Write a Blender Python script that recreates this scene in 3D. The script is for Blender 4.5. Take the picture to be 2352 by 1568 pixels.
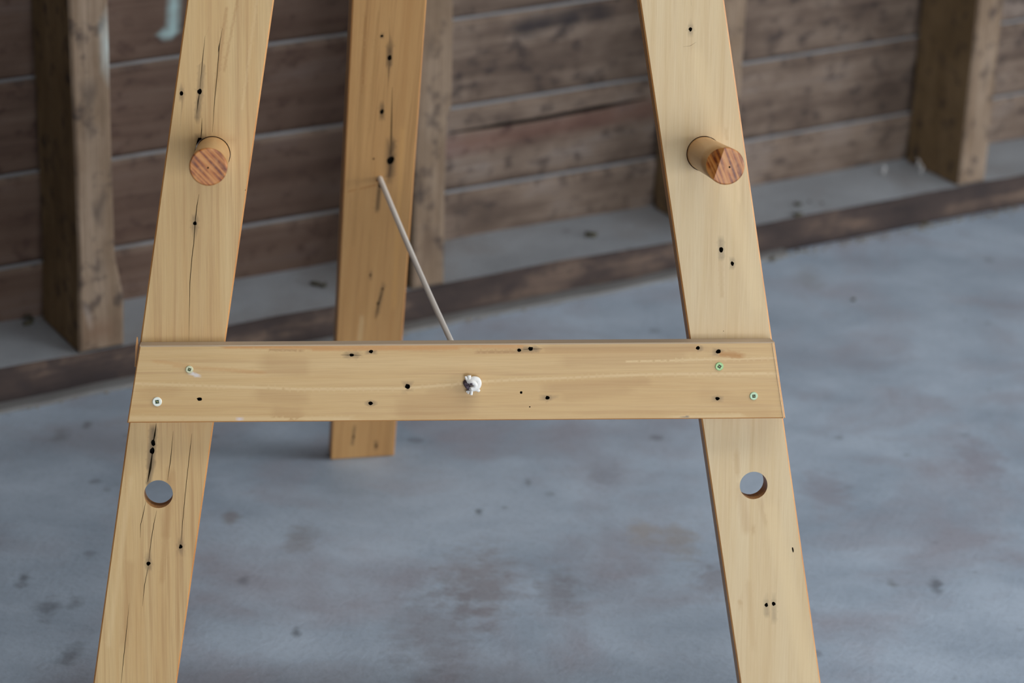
import bpy, bmesh, math, random
from mathutils import Vector, Matrix
from mathutils.geometry import delaunay_2d_cdt
from mathutils import noise as mnoise

for o in list(bpy.data.objects):
    bpy.data.objects.remove(o)
SC = bpy.context.scene
COL = SC.collection
random.seed(4)
sin, cos, tan, pi = math.sin, math.cos, math.tan, math.pi
V3 = Vector

# ------------------------------------------------------------------ camera
IMG_W, IMG_H = 2352, 1568
F_PX, PITCH, ROLL, CAM_H = 5883.0, 0.4084, 0.0322, 1.2185
FWD = V3((0, cos(PITCH), -sin(PITCH)))
_u0 = V3((0, sin(PITCH), cos(PITCH)))
RIGHT = V3((1, 0, 0)) * cos(ROLL) + _u0 * sin(ROLL)
UP = -V3((1, 0, 0)) * sin(ROLL) + _u0 * cos(ROLL)
EYE = V3((0, 0, CAM_H))
cam_data = bpy.data.cameras.new('camera')
cam_data.sensor_width = 22.3
cam_data.lens = F_PX / IMG_W * 22.3
cam_data.clip_start = 0.05
cam_data.dof.use_dof = True
cam_data.dof.focus_distance = 2.13
cam_data.dof.aperture_fstop = 3.2
cam_data.dof.aperture_blades = 7
cam = bpy.data.objects.new('camera', cam_data)
COL.objects.link(cam)
m = Matrix.Identity(4)
for i in range(3):
    m[i][0], m[i][1], m[i][2], m[i][3] = RIGHT[i], UP[i], -FWD[i], EYE[i]
cam.matrix_world = m
SC.camera = cam

# ------------------------------------------------------------------ light
world = bpy.data.worlds.new('overcast_sky')
SC.world = world
world.use_nodes = True
bg = world.node_tree.nodes['Background']
bg.inputs[0].default_value = (0.945, 0.975, 1.0, 1)
bg.inputs[1].default_value = 1.0

def portal(name, loc, rot, sx, sy):
    l = bpy.data.lights.new(name, 'AREA')
    l.shape = 'RECTANGLE'; l.size = sx; l.size_y = sy
    l.cycles.is_portal = True
    o = bpy.data.objects.new(name, l); COL.objects.link(o)
    o.location = loc; o.rotation_euler = rot
    return o

SC.view_settings.view_transform = 'Standard'
SC.view_settings.look = 'None'
SC.view_settings.gamma = 1.0
SC.view_settings.use_curve_mapping = False
SC.view_settings.exposure = 2.82

# ------------------------------------------------------------------ frames of the place (metres)
def ray(px, py):
    return RIGHT * ((px - 1176) / F_PX) - UP * ((py - 784) / F_PX) + FWD

class Frame:
    """a plane with origin o, axes u (right), v (up along it), n (towards the room)"""
    def __init__(s, o, u, v, n):
        s.o, s.u, s.v, s.n = V3(o), V3(u), V3(v), V3(n)
    def at(s, U, V, N=0.0):
        return s.o + s.u * U + s.v * V + s.n * N
    def mat(s):
        m = Matrix.Identity(4)
        for i in range(3):
            m[i][0], m[i][1], m[i][2], m[i][3] = s.u[i], s.v[i], s.n[i], s.o[i]
        return m
    def hit(s, px, py, N=0.0):
        d = ray(px, py); o = s.o + s.n * N
        P = EYE + d * ((o - EYE).dot(s.n) / d.dot(s.n))
        return ((P - s.o).dot(s.u), (P - s.o).dot(s.v))

# back wall: s along it, d behind the front of the bottom plate
PSI, WALL_Y = 0.5421, 2.9247
PLATE_D, PLATE_H = 0.1143, 0.0467
LEDGE = [0.1119, 0.2227, 0.3356]
STUD_S, STUD_GAP, STUD_W = -0.5631, 0.4214, 0.0458
WA = V3((cos(PSI), sin(PSI), 0)); WN = V3((sin(PSI), -cos(PSI), 0)); WO = V3((0, WALL_Y, 0)); ZZ = V3((0, 0, 1))
WALL = Frame(WO, WA, ZZ, WN)
# front frame of the easel
EYAW, LEAN = 0.0933, 0.2471
EU = V3((cos(EYAW), sin(EYAW), 0)); EH = V3((-sin(EYAW), cos(EYAW), 0))
EV = EH * sin(LEAN) + ZZ * cos(LEAN); EN = -EH * cos(LEAN) + ZZ * sin(LEAN)
EASEL = Frame((-0.0459, 1.9415, 0.3431), EU, EV, EN)
LEG_W, THICK = 0.0689, 0.019
# rear leg
BYAW = 0.2158
BU = V3((cos(BYAW), sin(BYAW), 0))
BF = V3((-0.1572, 2.4858, 0)); BT = V3((-0.1012, 2.1436, 0.9))
BV = (BT - BF); BV = (BV - BU * BV.dot(BU)).normalized()
BN = BU.cross(BV)
REAR = Frame(BF, BU, BV, BN)
REAR_SHEAR = (BT - BF).dot(BU) / (BT - BF).dot(BV)
FLOOR = Frame((0, 0, 0), (1, 0, 0), (0, 1, 0), (0, 0, 1))

# ------------------------------------------------------------------ materials
def srgb(r, g, b):
    f = lambda c: (c / 255 / 12.92) if c / 255 <= 0.04045 else ((c / 255 + 0.055) / 1.055) ** 2.4
    return (f(r), f(g), f(b), 1)

class NT:
    def __init__(s, name):
        s.m = bpy.data.materials.new(name); s.m.use_nodes = True
        s.t = s.m.node_tree; s.n = s.t.nodes; s.b = s.n['Principled BSDF']
    def node(s, t, **k):
        n = s.n.new(t)
        for a, v in k.items():
            if a.startswith('i_'): n.inputs[a[2:].replace('_', ' ')].default_value = v
            else: setattr(n, a, v)
        return n
    def link(s, a, b): s.t.links.new(a, b)
    def math(s, op, a, b=None, clamp=False):
        n = s.n.new('ShaderNodeMath'); n.operation = op; n.use_clamp = clamp
        for i, x in enumerate((a, b)):
            if x is None: continue
            if isinstance(x, (int, float)): n.inputs[i].default_value = x
            else: s.link(x, n.inputs[i])
        return n.outputs[0]
    def mix(s, fac, a, b, blend='MIX'):
        n = s.n.new('ShaderNodeMix'); n.data_type = 'RGBA'; n.blend_type = blend
        for i, x in ((0, fac), (6, a), (7, b)):
            if isinstance(x, (int, float, tuple)): n.inputs[i].default_value = x
            else: s.link(x, n.inputs[i])
        return n.outputs[2]
    def ramp(s, fac, stops):
        n = s.n.new('ShaderNodeValToRGB'); e = n.color_ramp.elements
        while len(e) < len(stops): e.new(0.5)
        for i, (p, c) in enumerate(stops):
            e[i].position = p; e[i].color = c if isinstance(c, tuple) else (c, c, c, 1)
        s.link(fac, n.inputs[0]); return n.outputs[0]
    def coords(s, kind='UV', scale=(1, 1, 1), rnd=True):
        tc = s.n.new('ShaderNodeTexCoord'); out = tc.outputs[kind]
        if rnd:
            oi = s.n.new('ShaderNodeObjectInfo'); v = s.n.new('ShaderNodeVectorMath'); v.operation = 'MULTIPLY_ADD'
            s.link(oi.outputs['Random'], v.inputs[0]); v.inputs[1].default_value = (7.3, 3.1, 5.7); s.link(out, v.inputs[2]); out = v.outputs[0]
        return s.scale(out, scale)
    def scale(s, vec, scale):
        mp = s.n.new('ShaderNodeMapping'); mp.inputs['Scale'].default_value = scale
        s.link(vec, mp.inputs['Vector']); return mp.outputs[0]
    def noise(s, vec, scale=1, detail=3, rough=0.55, dist=0):
        n = s.n.new('ShaderNodeTexNoise'); s.link(vec, n.inputs['Vector'])
        n.inputs['Scale'].default_value = scale; n.inputs['Detail'].default_value = detail
        n.inputs['Roughness'].default_value = rough; n.inputs['Distortion'].default_value = dist
        return n.outputs[0]
    def bump(s, h, strength=0.3, dist=0.001):
        n = s.n.new('ShaderNodeBump'); n.inputs['Strength'].default_value = strength; n.inputs['Distance'].default_value = dist
        s.link(h, n.inputs['Height']); s.link(n.outputs[0], s.b.inputs['Normal'])
    def tint(s, col, noisy=None):
        a = s.n.new('ShaderNodeAttribute'); a.attribute_name = 'tint'
        f = a.outputs['Alpha']
        pm = a.outputs['Color']
        if noisy is not None:
            k = s.math('MULTIPLY', noisy, 1.0, clamp=True)
            f = s.math('MULTIPLY', f, k, clamp=True)
            vm = s.n.new('ShaderNodeVectorMath'); vm.operation = 'SCALE'; s.link(pm, vm.inputs[0]); s.link(k, vm.inputs['Scale']); pm = vm.outputs[0]
        return s.mix(1.0, s.mix(f, col, (0, 0, 0, 1)), pm, 'ADD')
    def out(s, col, rough=0.5, spec=0.4):
        if isinstance(col, tuple): s.b.inputs['Base Color'].default_value = col
        else: s.link(col, s.b.inputs['Base Color'])
        if isinstance(rough, (int, float)): s.b.inputs['Roughness'].default_value = rough
        else: s.link(rough, s.b.inputs['Roughness'])
        s.b.inputs['Specular IOR Level'].default_value = spec
        return s.m

def pine(name, pale, mid, deep, rough=0.42, streak=0.5, edge=False):
    t = NT(name)
    g1 = t.noise(t.coords(scale=(70, 2.2, 1)), 1, 4, 0.6, 0.6)
    g2 = t.noise(t.coords(scale=(260, 5, 1)), 1, 3, 0.6)
    g3 = t.noise(t.coords(scale=(1500, 28, 1)), 1, 2, 0.6)
    big = t.noise(t.coords(scale=(14, 5, 1)), 1, 2)
    c = t.mix(t.ramp(g1, [(0.32, 0.0), (0.68, 1.0)]), pale, mid)
    c = t.mix(t.math('MULTIPLY', t.ramp(g2, [(0.52, 0.0), (0.74, 1.0)]), streak), c, deep)
    c = t.mix(t.math('MULTIPLY', t.ramp(g3, [(0.45, 0.0), (0.75, 1.0)]), 0.22), c, deep)
    c = t.mix(t.math('MULTIPLY', t.ramp(big, [(0.4, 0.0), (0.7, 1.0)]), 0.3), c, mid)
    if not edge:
        c = t.tint(c, t.math('ADD', 0.55, t.math('MULTIPLY', g2, 0.9)))
    t.bump(t.math('ADD', g3, g2), 0.12, 0.0004)
    return t.out(c, rough, 0.35)

M = {}
M['pine_left'] = pine('pine_warm', srgb(206, 177, 128), srgb(196, 160, 108), srgb(152, 111, 70))
M['pine_right'] = pine('pine_pale', srgb(211, 190, 152), srgb(202, 175, 131), srgb(172, 134, 92), streak=0.3)
M['pine_rail'] = pine('pine_honey', srgb(208, 177, 127), srgb(197, 160, 106), srgb(164, 119, 74), streak=0.4)
M['pine_rear'] = pine('pine_amber', srgb(192, 150, 98), srgb(178, 134, 84), srgb(134, 96, 58), streak=0.5)
M['pine_edge'] = pine('pine_oiled_edge', srgb(206, 152, 92), srgb(186, 126, 68), srgb(140, 86, 44), edge=True)
M['pine_raw'] = pine('pine_sawn_end', srgb(224, 200, 172), srgb(214, 184, 150), srgb(190, 150, 110), rough=0.7, edge=True)
M['pine_top'] = pine('pine_dusty_top', srgb(198, 180, 156), srgb(184, 162, 136), srgb(160, 132, 104), rough=0.6, edge=True)
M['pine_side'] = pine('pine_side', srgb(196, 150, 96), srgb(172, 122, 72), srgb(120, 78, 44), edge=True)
t = NT('dark_grain_crack'); M['crack'] = t.out(srgb(66, 56, 38), 0.9, 0.1)
t = NT('iron_stained_hole'); M['hole'] = t.out((0.012, 0.010, 0.008, 1), 0.9, 0.1)

def weathered(name, stops, sx=9, sy=0.9, rough=0.85, top=None):
    t = NT(name)
    a = t.noise(t.coords(scale=(28, 1.3, 1)), 1, 5, 0.65, 0.8)
    b = t.noise(t.coords(scale=(16, 9, 1)), 1, 4, 0.6)
    f = t.noise(t.coords(scale=(420, 9, 1)), 1, 3, 0.6)
    k = t.noise(t.coords(scale=(44, 36, 1)), 1, 3, 0.6)
    mixf = t.math('ADD', t.math('MULTIPLY', a, 0.5), t.math('MULTIPLY', b, 0.5))
    c = t.ramp(mixf, stops)
    c = t.mix(t.math('MULTIPLY', t.ramp(f, [(0.4, 0.0), (0.7, 1.0)]), 0.35), c, stops[0][1])
    c = t.mix(t.math('MULTIPLY', t.ramp(k, [(0.54, 0.0), (0.68, 1.0)]), 0.7), c, srgb(54, 47, 47))
    c = t.tint(c, t.math('ADD', 0.25, t.math('MULTIPLY', b, 1.5)))
    t.bump(t.math('ADD', f, t.math('MULTIPLY', b, 2.0)), 0.5, 0.002)
    return t.out(c, rough, 0.2)

M['board'] = weathered('weathered_board', [(0.32, srgb(68, 57, 52)), (0.44, srgb(101, 86, 76)), (0.54, srgb(125, 109, 97)), (0.68, srgb(135, 124, 118))])
M['stud'] = weathered('weathered_stud', [(0.30, srgb(85, 70, 57)), (0.46, srgb(123, 104, 86)), (0.60, srgb(144, 126, 109)), (0.72, srgb(149, 137, 126))])
M['stud_side'] = weathered('stud_side', [(0.30, srgb(80, 64, 46)), (0.48, srgb(112, 92, 66)), (0.64, srgb(132, 110, 82))])
M['plate'] = weathered('plate_timber', [(0.38, srgb(46, 40, 40)), (0.52, srgb(70, 59, 55)), (0.60, srgb(103, 86, 75)), (0.72, srgb(127, 110, 96))])

def concrete(name, light, mid, mauve, dust=False, spots=()):
    t = NT(name)
    obj = t.coords('Object', rnd=False)
    big = t.noise(t.scale(obj, (2.4, 3.2, 3)), 1, 5, 0.62, 0.3)
    med = t.noise(t.scale(obj, (9, 12, 9)), 1, 5, 0.6)
    tone = t.noise(t.scale(obj, (5.3, 6.1, 5)), 1, 4, 0.6, 0.4)
    fine = t.noise(t.scale(obj, (160, 160, 160)), 1, 3, 0.6)
    vor = t.node('ShaderNodeTexVoronoi', i_Scale=17.0); t.link(obj, vor.inputs['Vector'])
    spot = t.ramp(t.math('ADD', vor.outputs['Distance'], t.math('MULTIPLY', med, 0.5)), [(0.28, 1.0), (0.36, 0.0)])
    c = t.mix(t.ramp(t.math('ADD', t.math('MULTIPLY', big, 0.6), t.math('MULTIPLY', med, 0.4)), [(0.36, 0.0), (0.62, 1.0)]), mid, light)
    c = t.mix(t.math('MULTIPLY', t.ramp(tone, [(0.48, 0.0), (0.68, 1.0)]), 0.75), c, mauve)
    c = t.mix(t.math('MULTIPLY', spot, 0.35), c, srgb(84, 80, 82))
    c = t.mix(t.math('MULTIPLY', t.ramp(fine, [(0.5, 0.0), (0.8, 1.0)]), 0.18), c, srgb(92, 92, 96))
    rag = t.noise(t.scale(obj, (45, 60, 45)), 1, 4, 0.6)
    for (x, y, rx, ry, col, amt) in spots:
        vm = t.node('ShaderNodeVectorMath', operation='SUBTRACT'); t.link(obj, vm.inputs[0]); vm.inputs[1].default_value = (x, y, 0)
        ln = t.node('ShaderNodeVectorMath', operation='LENGTH'); t.link(t.scale(vm.outputs[0], (1 / rx, 1 / ry, 0)), ln.inputs[0])
        d = t.math('ADD', ln.outputs['Value'], t.math('MULTIPLY', rag, 2.0))
        c = t.mix(t.math('MULTIPLY', t.ramp(t.math('MULTIPLY', d, 0.5), [(0.62, 1.0), (1.05, 0.0)]), amt * .75), c, col)
    if dust:
        c = t.tint(c)
    t.bump(t.math('ADD', t.math('MULTIPLY', med, 2), fine), 0.25, 0.002)
    return t.out(c, t.math('ADD', 0.5, t.math('MULTIPLY', big, 0.3)), 0.35)

_sp = []
for (px, py, rpx, col, amt) in [
        (55, 1325, 16, srgb(79, 81, 86), .8), (110, 1395, 34, srgb(95, 97, 104), .7), (165, 1505, 30, srgb(97, 99, 104), .7), (175, 1385, 22, srgb(90, 93, 99), .6),
        (1213, 1107, 14, srgb(88, 90, 97), .7), (1100, 1175, 12, srgb(72, 75, 79), .8), (680, 1452, 14, srgb(72, 75, 79), .8),
        (2150, 1345, 22, srgb(79, 81, 86), .8), (2050, 1340, 16, srgb(108, 108, 104), .6), (1100, 1340, 120, srgb(136, 127, 129), .8),
        (1290, 1360, 70, srgb(127, 120, 124), .7), (690, 1235, 50, srgb(127, 118, 115), .6), (530, 1190, 26, srgb(127, 115, 111), .7), (1560, 1240, 60, srgb(158, 147, 138), .7),
        (1480, 1225, 50, srgb(169, 156, 142), .6), (1900, 1130, 80, srgb(145, 138, 147), .6), (2250, 1060, 90, srgb(140, 131, 140), .6), (1640, 1330, 60, srgb(136, 127, 131), .6),
        (200, 975, 16, srgb(90, 88, 86), .7), (140, 1000, 30, srgb(104, 102, 99), .5), (560, 1330, 16, srgb(97, 99, 106), .6), (1390, 1090, 60, srgb(127, 127, 138), .5),
        (1000, 1450, 130, srgb(131, 127, 133), .6), (1860, 640, 60, srgb(140, 138, 138), .6)]:
    x, y = FLOOR.hit(px, py); kx = rpx / 2350
    _sp.append((x, y, kx, kx * 1.9, col, amt))
M['floor'] = concrete('concrete_floor', srgb(184, 199, 216), srgb(148, 163, 180), srgb(158, 157, 168), spots=_sp)
M['dust'] = concrete('grey_dust_on_timber', srgb(165, 171, 178), srgb(140, 145, 151), srgb(140, 137, 136))
M['ledge'] = concrete('dusty_ledge', srgb(168, 172, 178), srgb(142, 145, 150), srgb(136, 132, 130))
M['bead'] = concrete('dirty_cement', srgb(120, 120, 120), srgb(96, 94, 92), srgb(104, 96, 88))
t = NT('plain_lining'); M['lining'] = t.out(t.mix(t.noise(t.coords('Object', (3, 3, 3)), 1, 3), srgb(84, 74, 64), srgb(110, 98, 86)), 0.9, 0.2)
t = NT('outdoor_gravel'); M['gravel'] = t.out(t.mix(t.noise(t.coords('Object', (30, 30, 30)), 1, 4), srgb(150, 148, 142), srgb(196, 194, 186)), 0.95, 0.2)

# ------------------------------------------------------------------ mesh helpers
def link(name, mesh, mats, parent=None, mw=None):
    o = bpy.data.objects.new(name, mesh); COL.objects.link(o)
    for k in mats: mesh.materials.append(M[k] if isinstance(k, str) else k)
    if parent is not None: o.parent = parent
    if mw is not None: o.matrix_world = mw if parent is None else mw
    if parent is not None and mw is not None:
        o.matrix_basis = parent_world(parent).inverted() @ mw
    return o

_PW = {}
def parent_world(p):
    return p.matrix_basis if p.parent is None else parent_world(p.parent) @ p.matrix_basis

def empty(name, mw):
    o = bpy.data.objects.new(name, None); COL.objects.link(o); o.matrix_basis = mw
    o.empty_display_size = 0.05
    return o

def tag(o, label=None, cat=None, group=None, kind=None):
    for k, v in (('label', label), ('category', cat), ('group', group), ('kind', kind)):
        if v: o[k] = v
    return o

def inside(p, poly):
    x, y = p; c = False; n = len(poly); j = n - 1
    for i in range(n):
        xi, yi = poly[i]; xj, yj = poly[j]
        if (yi > y) != (yj > y) and x < (xj - xi) * (y - yi) / (yj - yi) + xi: c = not c
        j = i
    return c

def inset(poly, c):
    n = len(poly); out = []
    for i in range(n):
        p0, p1, p2 = Vector(poly[i - 1]), Vector(poly[i]), Vector(poly[(i + 1) % n])
        a = (p1 - p0).normalized(); b = (p2 - p1).normalized()
        na, nb = Vector((-a.y, a.x)), Vector((-b.y, b.x))
        d = na + nb; d = d / max(0.3, d.dot(na)) if d.length > 1e-6 else na
        out.append((p1.x + d.x * c, p1.y + d.y * c))
    return out

def subdiv(poly, step):
    out = []
    for i in range(len(poly)):
        a, b = Vector(poly[i]), Vector(poly[(i + 1) % len(poly)])
        k = max(1, int((b - a).length / step))
        for j in range(k): out.append(tuple(a.lerp(b, j / k)))
    return out

def circle(c, r, n=24, ry=None, rot=0.0):
    ry = r if ry is None else ry
    return [(c[0] + r * cos(2 * pi * i / n) * cos(rot) - ry * sin(2 * pi * i / n) * sin(rot),
             c[1] + r * cos(2 * pi * i / n) * sin(rot) + ry * sin(2 * pi * i / n) * cos(rot)) for i in range(n)]

def nail(c, r, seed=0, ratio=1.3, n=9, along=(0, 1)):
    rr = random.Random(seed); out = []
    ang = math.atan2(along[1], along[0])
    for i in range(n):
        a = 2 * pi * i / n; q = rr.uniform(.8, 1.15)
        x, y = r * ratio * cos(a) * q, r * sin(a) * q
        out.append((c[0] + x * cos(ang) - y * sin(ang), c[1] + x * sin(ang) + y * cos(ang)))
    return out

def slit(pts, w0, w1=None, end=True):
    """a thin tapering crack along a polyline"""
    w1 = w0 if w1 is None else w1
    L, Rr = [], []; n = len(pts)
    for i, p in enumerate(pts):
        a = Vector(pts[max(0, i - 1)]); b = Vector(pts[min(n - 1, i + 1)])
        t = (b - a).normalized(); nn = Vector((-t.y, t.x))
        w = w0 + (w1 - w0) * i / (n - 1)
        if end and i in (0, n - 1): w *= 0.25
        L.append(tuple(Vector(p) + nn * w / 2)); Rr.append(tuple(Vector(p) - nn * w / 2))
    return Rr + L[::-1]

def board(name, outline, thick, mats, parent, mw, through=(), blind=(), step=(0.003, 0.008), chamfer=0.0012, grain='v',
          tint=None, rough=0.0, seed=0, top_slot=None, left_slot=None, extra=(), detail_box=None, xbox=None):
    """timber piece: front face at local z=0 carrying real holes and cracks, sides and back. slots: 0 face, 1 chamfer, 2 sides, 3 holes"""
    mats = list(mats) + [mats[-1]] * (5 - len(mats)) + ['crack']
    outer = subdiv(outline, max(step) * 2.5); inner = inset(outer, chamfer)
    verts = [Vector(p) for p in inner]; edges = [(i, (i + 1) % len(inner)) for i in range(len(inner))]; nb = len(inner)
    polys = [(list(p), None) for p in through] + [(list(p), d) for p, d in blind]
    for p, _ in polys:
        k = len(verts); verts += [Vector(q) for q in p]; edges += [(k + i, k + (i + 1) % len(p)) for i in range(len(p))]
    xs = [p[0] for p in inner]; ys = [p[1] for p in inner]
    sx, sy = step; x = min(xs) + sx
    verts += [Vector(p) for p in extra if inside(p, inset(outer, chamfer + .0002)) and not any(inside(p, q) for q, _ in polys)]
    small = inset(outer, chamfer + min(step) * 0.5)
    while x < max(xs):
        if xbox and not xbox[0] < x < xbox[1]:
            x += .2; continue
        y = min(ys) + sy
        while y < max(ys):
            if detail_box is None or (detail_box[0] < y < detail_box[1]) or (int(round((y - min(ys)) / sy)) % 6 == 0 and int(round((x - min(xs)) / sx)) % 4 == 0):
                if inside((x, y), small): verts.append(Vector((x + 1e-5 * random.random(), y)))
            y += sy
        x += sx
    vo, eo, fo, *_ = delaunay_2d_cdt(verts, edges, [], 0, 1e-7)
    bm = bmesh.new(); uvl = bm.loops.layers.uv.new('UVMap'); cl = bm.verts.layers.float_color.new('tint')
    def mk(x, y, z):
        v = bm.verts.new((x, y, z))
        if tint and z > -0.004:
            q = tint(x, y); a = min(1.0, q[3]); v[cl] = (q[0] * a, q[1] * a, q[2] * a, a)
        else: v[cl] = (0, 0, 0, 0)
        return v
    def fz(x, y):
        if rough:
            return rough * mnoise.noise((x * 9 + seed * 3.1, y * 9, seed)) + rough * .5 * mnoise.noise((x * 30, y * 30 + seed, seed))
        return 0.0
    boxes = [(min(q[0] for q in p), max(q[0] for q in p), min(q[1] for q in p), max(q[1] for q in p), p, d) for p, d in polys]
    def level(c):
        if not inside(c, inner): return 'out'
        lev = 0.0
        for a, b, e, f, p, d in boxes:
            if a <= c[0] <= b and e <= c[1] <= f and inside(c, p):
                if d is None: return 'thru'
                lev = min(lev, -d)
        return lev
    lv = []; cache = {}; edge_map = {}
    def gv(i, z):
        key = (i, round(z, 6))
        if key not in cache: cache[key] = mk(vo[i].x, vo[i].y, z + fz(vo[i].x, vo[i].y))
        return cache[key]
    for fi, f in enumerate(fo):
        c = (sum(vo[i].x for i in f) / 3, sum(vo[i].y for i in f) / 3)
        L = level(c); lv.append(L)
        if not isinstance(L, str):
            try:
                fc = bm.faces.new([gv(i, L) for i in f]); fc.material_index = 0 if L == 0 else (5 if -.0035 < L < -.001 else 3)
            except ValueError: pass
        for a, b in ((0, 1), (1, 2), (2, 0)): edge_map.setdefault(tuple(sorted((f[a], f[b]))), []).append((fi, f[a], f[b]))
    def quad(a, b, c, d, slot):
        try: bm.faces.new((a, b, c, d)).material_index = slot
        except ValueError: pass
    for key, users in edge_map.items():
        if len(users) != 2: continue
        (f1, a, b), (f2, _, _) = users
        L1, L2 = lv[f1], lv[f2]
        if L1 == L2 or 'out' in (L1, L2): continue
        z1 = -thick if L1 == 'thru' else L1; z2 = -thick if L2 == 'thru' else L2
        if z1 < z2: a, b, z1, z2 = b, a, z2, z1
        thr = 'thru' in (L1, L2)
        top = (gv(a, z1), gv(b, z1)); bot = (gv(a, z2), gv(b, z2))
        quad(top[1], top[0], bot[0], bot[1], 2 if thr else (5 if -.0035 < z2 < -.001 else 3))
    # chamfer, sides and back
    idx = {}
    tree = {(round(v.x, 6), round(v.y, 6)): i for i, v in enumerate(vo)}
    ring_i = [gv(tree.get((round(p[0], 6), round(p[1], 6))) if (round(p[0], 6), round(p[1], 6)) in tree else min(range(len(vo)), key=lambda k: (vo[k] - Vector(p)).length_squared), 0.0) for p in inner]
    ring_o = [mk(p[0], p[1], -chamfer + fz(*p)) for p in outer]
    ring_b = [mk(p[0], p[1], -thick) for p in outer]
    n = len(outer)
    for i in range(n):
        j = (i + 1) % n
        e = Vector(outer[j]) - Vector(outer[i]); nrm = Vector((e.y, -e.x)).normalized()
        s = 2
        if top_slot is not None and nrm.y > 0.75: s = top_slot
        if left_slot is not None and nrm.x < -0.75: s = left_slot
        quad(ring_i[i], ring_o[i], ring_o[j], ring_i[j], s if (s != 2) else 1)
        quad(ring_o[i], ring_b[i], ring_b[j], ring_o[j], s)
    bv = [Vector(p) for p in outer]; be = [(i, (i + 1) % n) for i in range(n)]; hb = []
    for p in through:
        k = len(bv); bv += [Vector(q) for q in p]; be += [(k + i, k + (i + 1) % len(p)) for i in range(len(p))]
    vo2, _, fo2, *_ = delaunay_2d_cdt(bv, be, [], 0, 1e-7)
    bvs = [mk(v.x, v.y, -thick) for v in vo2]
    for f in fo2:
        c = (sum(vo2[i].x for i in f) / 3, sum(vo2[i].y for i in f) / 3)
        if inside(c, outer) and not any(inside(c, p) for p in through):
            bm.faces.new([bvs[i] for i in f][::-1]).material_index = 2
    bmesh.ops.remove_doubles(bm, verts=bm.verts, dist=1e-6)
    bm.normal_update()
    for f in bm.faces:
        nx, ny, nz = (abs(q) for q in f.normal)
        for l in f.loops:
            x, y, z = l.vert.co
            if grain == 'v': l[uvl].uv = ((x if nz > 0.5 or ny > .7 else z) , y if ny < .7 else z)
            else: l[uvl].uv = ((y if nz > 0.5 or nx > .7 else z + y * .2), x if nx < .7 else z)
    me = bpy.data.meshes.new(name); bm.to_mesh(me); bm.free()
    return link(name, me, mats, parent, mw)

def tube(name, pts, r, mats, parent, mw, seg=10, r_end=None, caps=True, twist=0.0):
    bm = bmesh.new(); rings = []; n = len(pts); pts = [V3(p) for p in pts]; up = None
    uvl = bm.loops.layers.uv.new('UVMap')
    for i, p in enumerate(pts):
        t = (pts[min(n - 1, i + 1)] - pts[max(0, i - 1)]).normalized()
        if up is None: up = t.orthogonal().normalized()
        up = (up - t * up.dot(t)).normalized(); sd = t.cross(up)
        rr = r[i] if isinstance(r, (list, tuple)) else r
        rings.append([bm.verts.new(p + up * rr * cos(2 * pi * k / seg) + sd * rr * sin(2 * pi * k / seg)) for k in range(seg)])
    L = 0
    for i in range(n - 1):
        dl = (pts[i + 1] - pts[i]).length
        for k in range(seg):
            f = bm.faces.new((rings[i][k], rings[i][(k + 1) % seg], rings[i + 1][(k + 1) % seg], rings[i + 1][k])); f.smooth = True
            for l, q in zip(f.loops, ((k, L), (k + 1, L), (k + 1, L + dl), (k, L + dl))): l[uvl].uv = (q[0] / seg, q[1])
        L += dl
    if caps:
        bm.faces.new(rings[0][::-1]); bm.faces.new(rings[-1])
    if name is None: return bm
    me = bpy.data.meshes.new(name); bm.to_mesh(me); bm.free()
    return link(name, me, mats, parent, mw)

def box_mesh(name, lo, hi, mats, parent=None, mw=None):
    bm = bmesh.new(); bmesh.ops.create_cube(bm, size=1)
    for v in bm.verts:
        v.co = [lo[i] + (v.co[i] + .5) * (hi[i] - lo[i]) for i in range(3)]
    me = bpy.data.meshes.new(name); bm.to_mesh(me); bm.free()
    return link(name, me, mats, parent, mw if mw is not None else Matrix.Identity(4))

# ------------------------------------------------------------------ the setting
RX0, RX1, RY0, RY1, RZ = -4.0, 6.0, -3.2, 7.9, 2.6       # inside of the shed
KX0, KX1, KY0, KY1 = -0.2, 3.6, 1.2, 1.75       # unseen roof opening, added to brighten floor and ledges
def boxes_mesh(name, boxes, mats, label):
    bm = bmesh.new()
    for lo, hi in boxes:
        r = bmesh.ops.create_cube(bm, size=1)
        for v in r['verts']: v.co = [lo[i] + (v.co[i] + .5) * (hi[i] - lo[i]) for i in range(3)]
    me = bpy.data.meshes.new(name); bm.to_mesh(me); bm.free()
    return tag(link(name, me, mats), label, kind='structure')
boxes_mesh('floor', [((RX0, RY0, -0.12), (RX1, RY1, 0.0))], ['floor'], 'stained blue grey concrete floor')
boxes_mesh('trim_1', [((RX1, -16, -0.3), (20, 16, -0.06)), ((-12, -16, -0.3), (RX1, RY0, -0.06))], ['gravel'], 'gravel ground outside the open doorways of the shed')
boxes_mesh('ceiling', [((RX0, RY0, RZ), (RX1, KY0, RZ + .06)), ((RX0, KY1, RZ), (RX1, RY1, RZ + .06)),
    ((RX0, KY0, RZ), (KX0, KY1, RZ + .06)), ((KX1, KY0, RZ), (RX1, KY1, RZ + .06))], ['lining'], 'plain lining under the shed roof around an added skylight opening')
portal('added_skylight_portal', ((KX0 + KX1) / 2, (KY0 + KY1) / 2, RZ + .05), (0, 0, 0), KX1 - KX0, KY1 - KY0)
boxes_mesh('wall_left', [((RX0 - .1, RY0, 0), (RX0, RY1, RZ))], ['lining'], 'plain lined end wall')
DX0, DX1, EY0, EY1, DZ, EZ = 0.3, 3.6, -1.5, 5.0, 2.3, 2.2       # two open doorways
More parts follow.
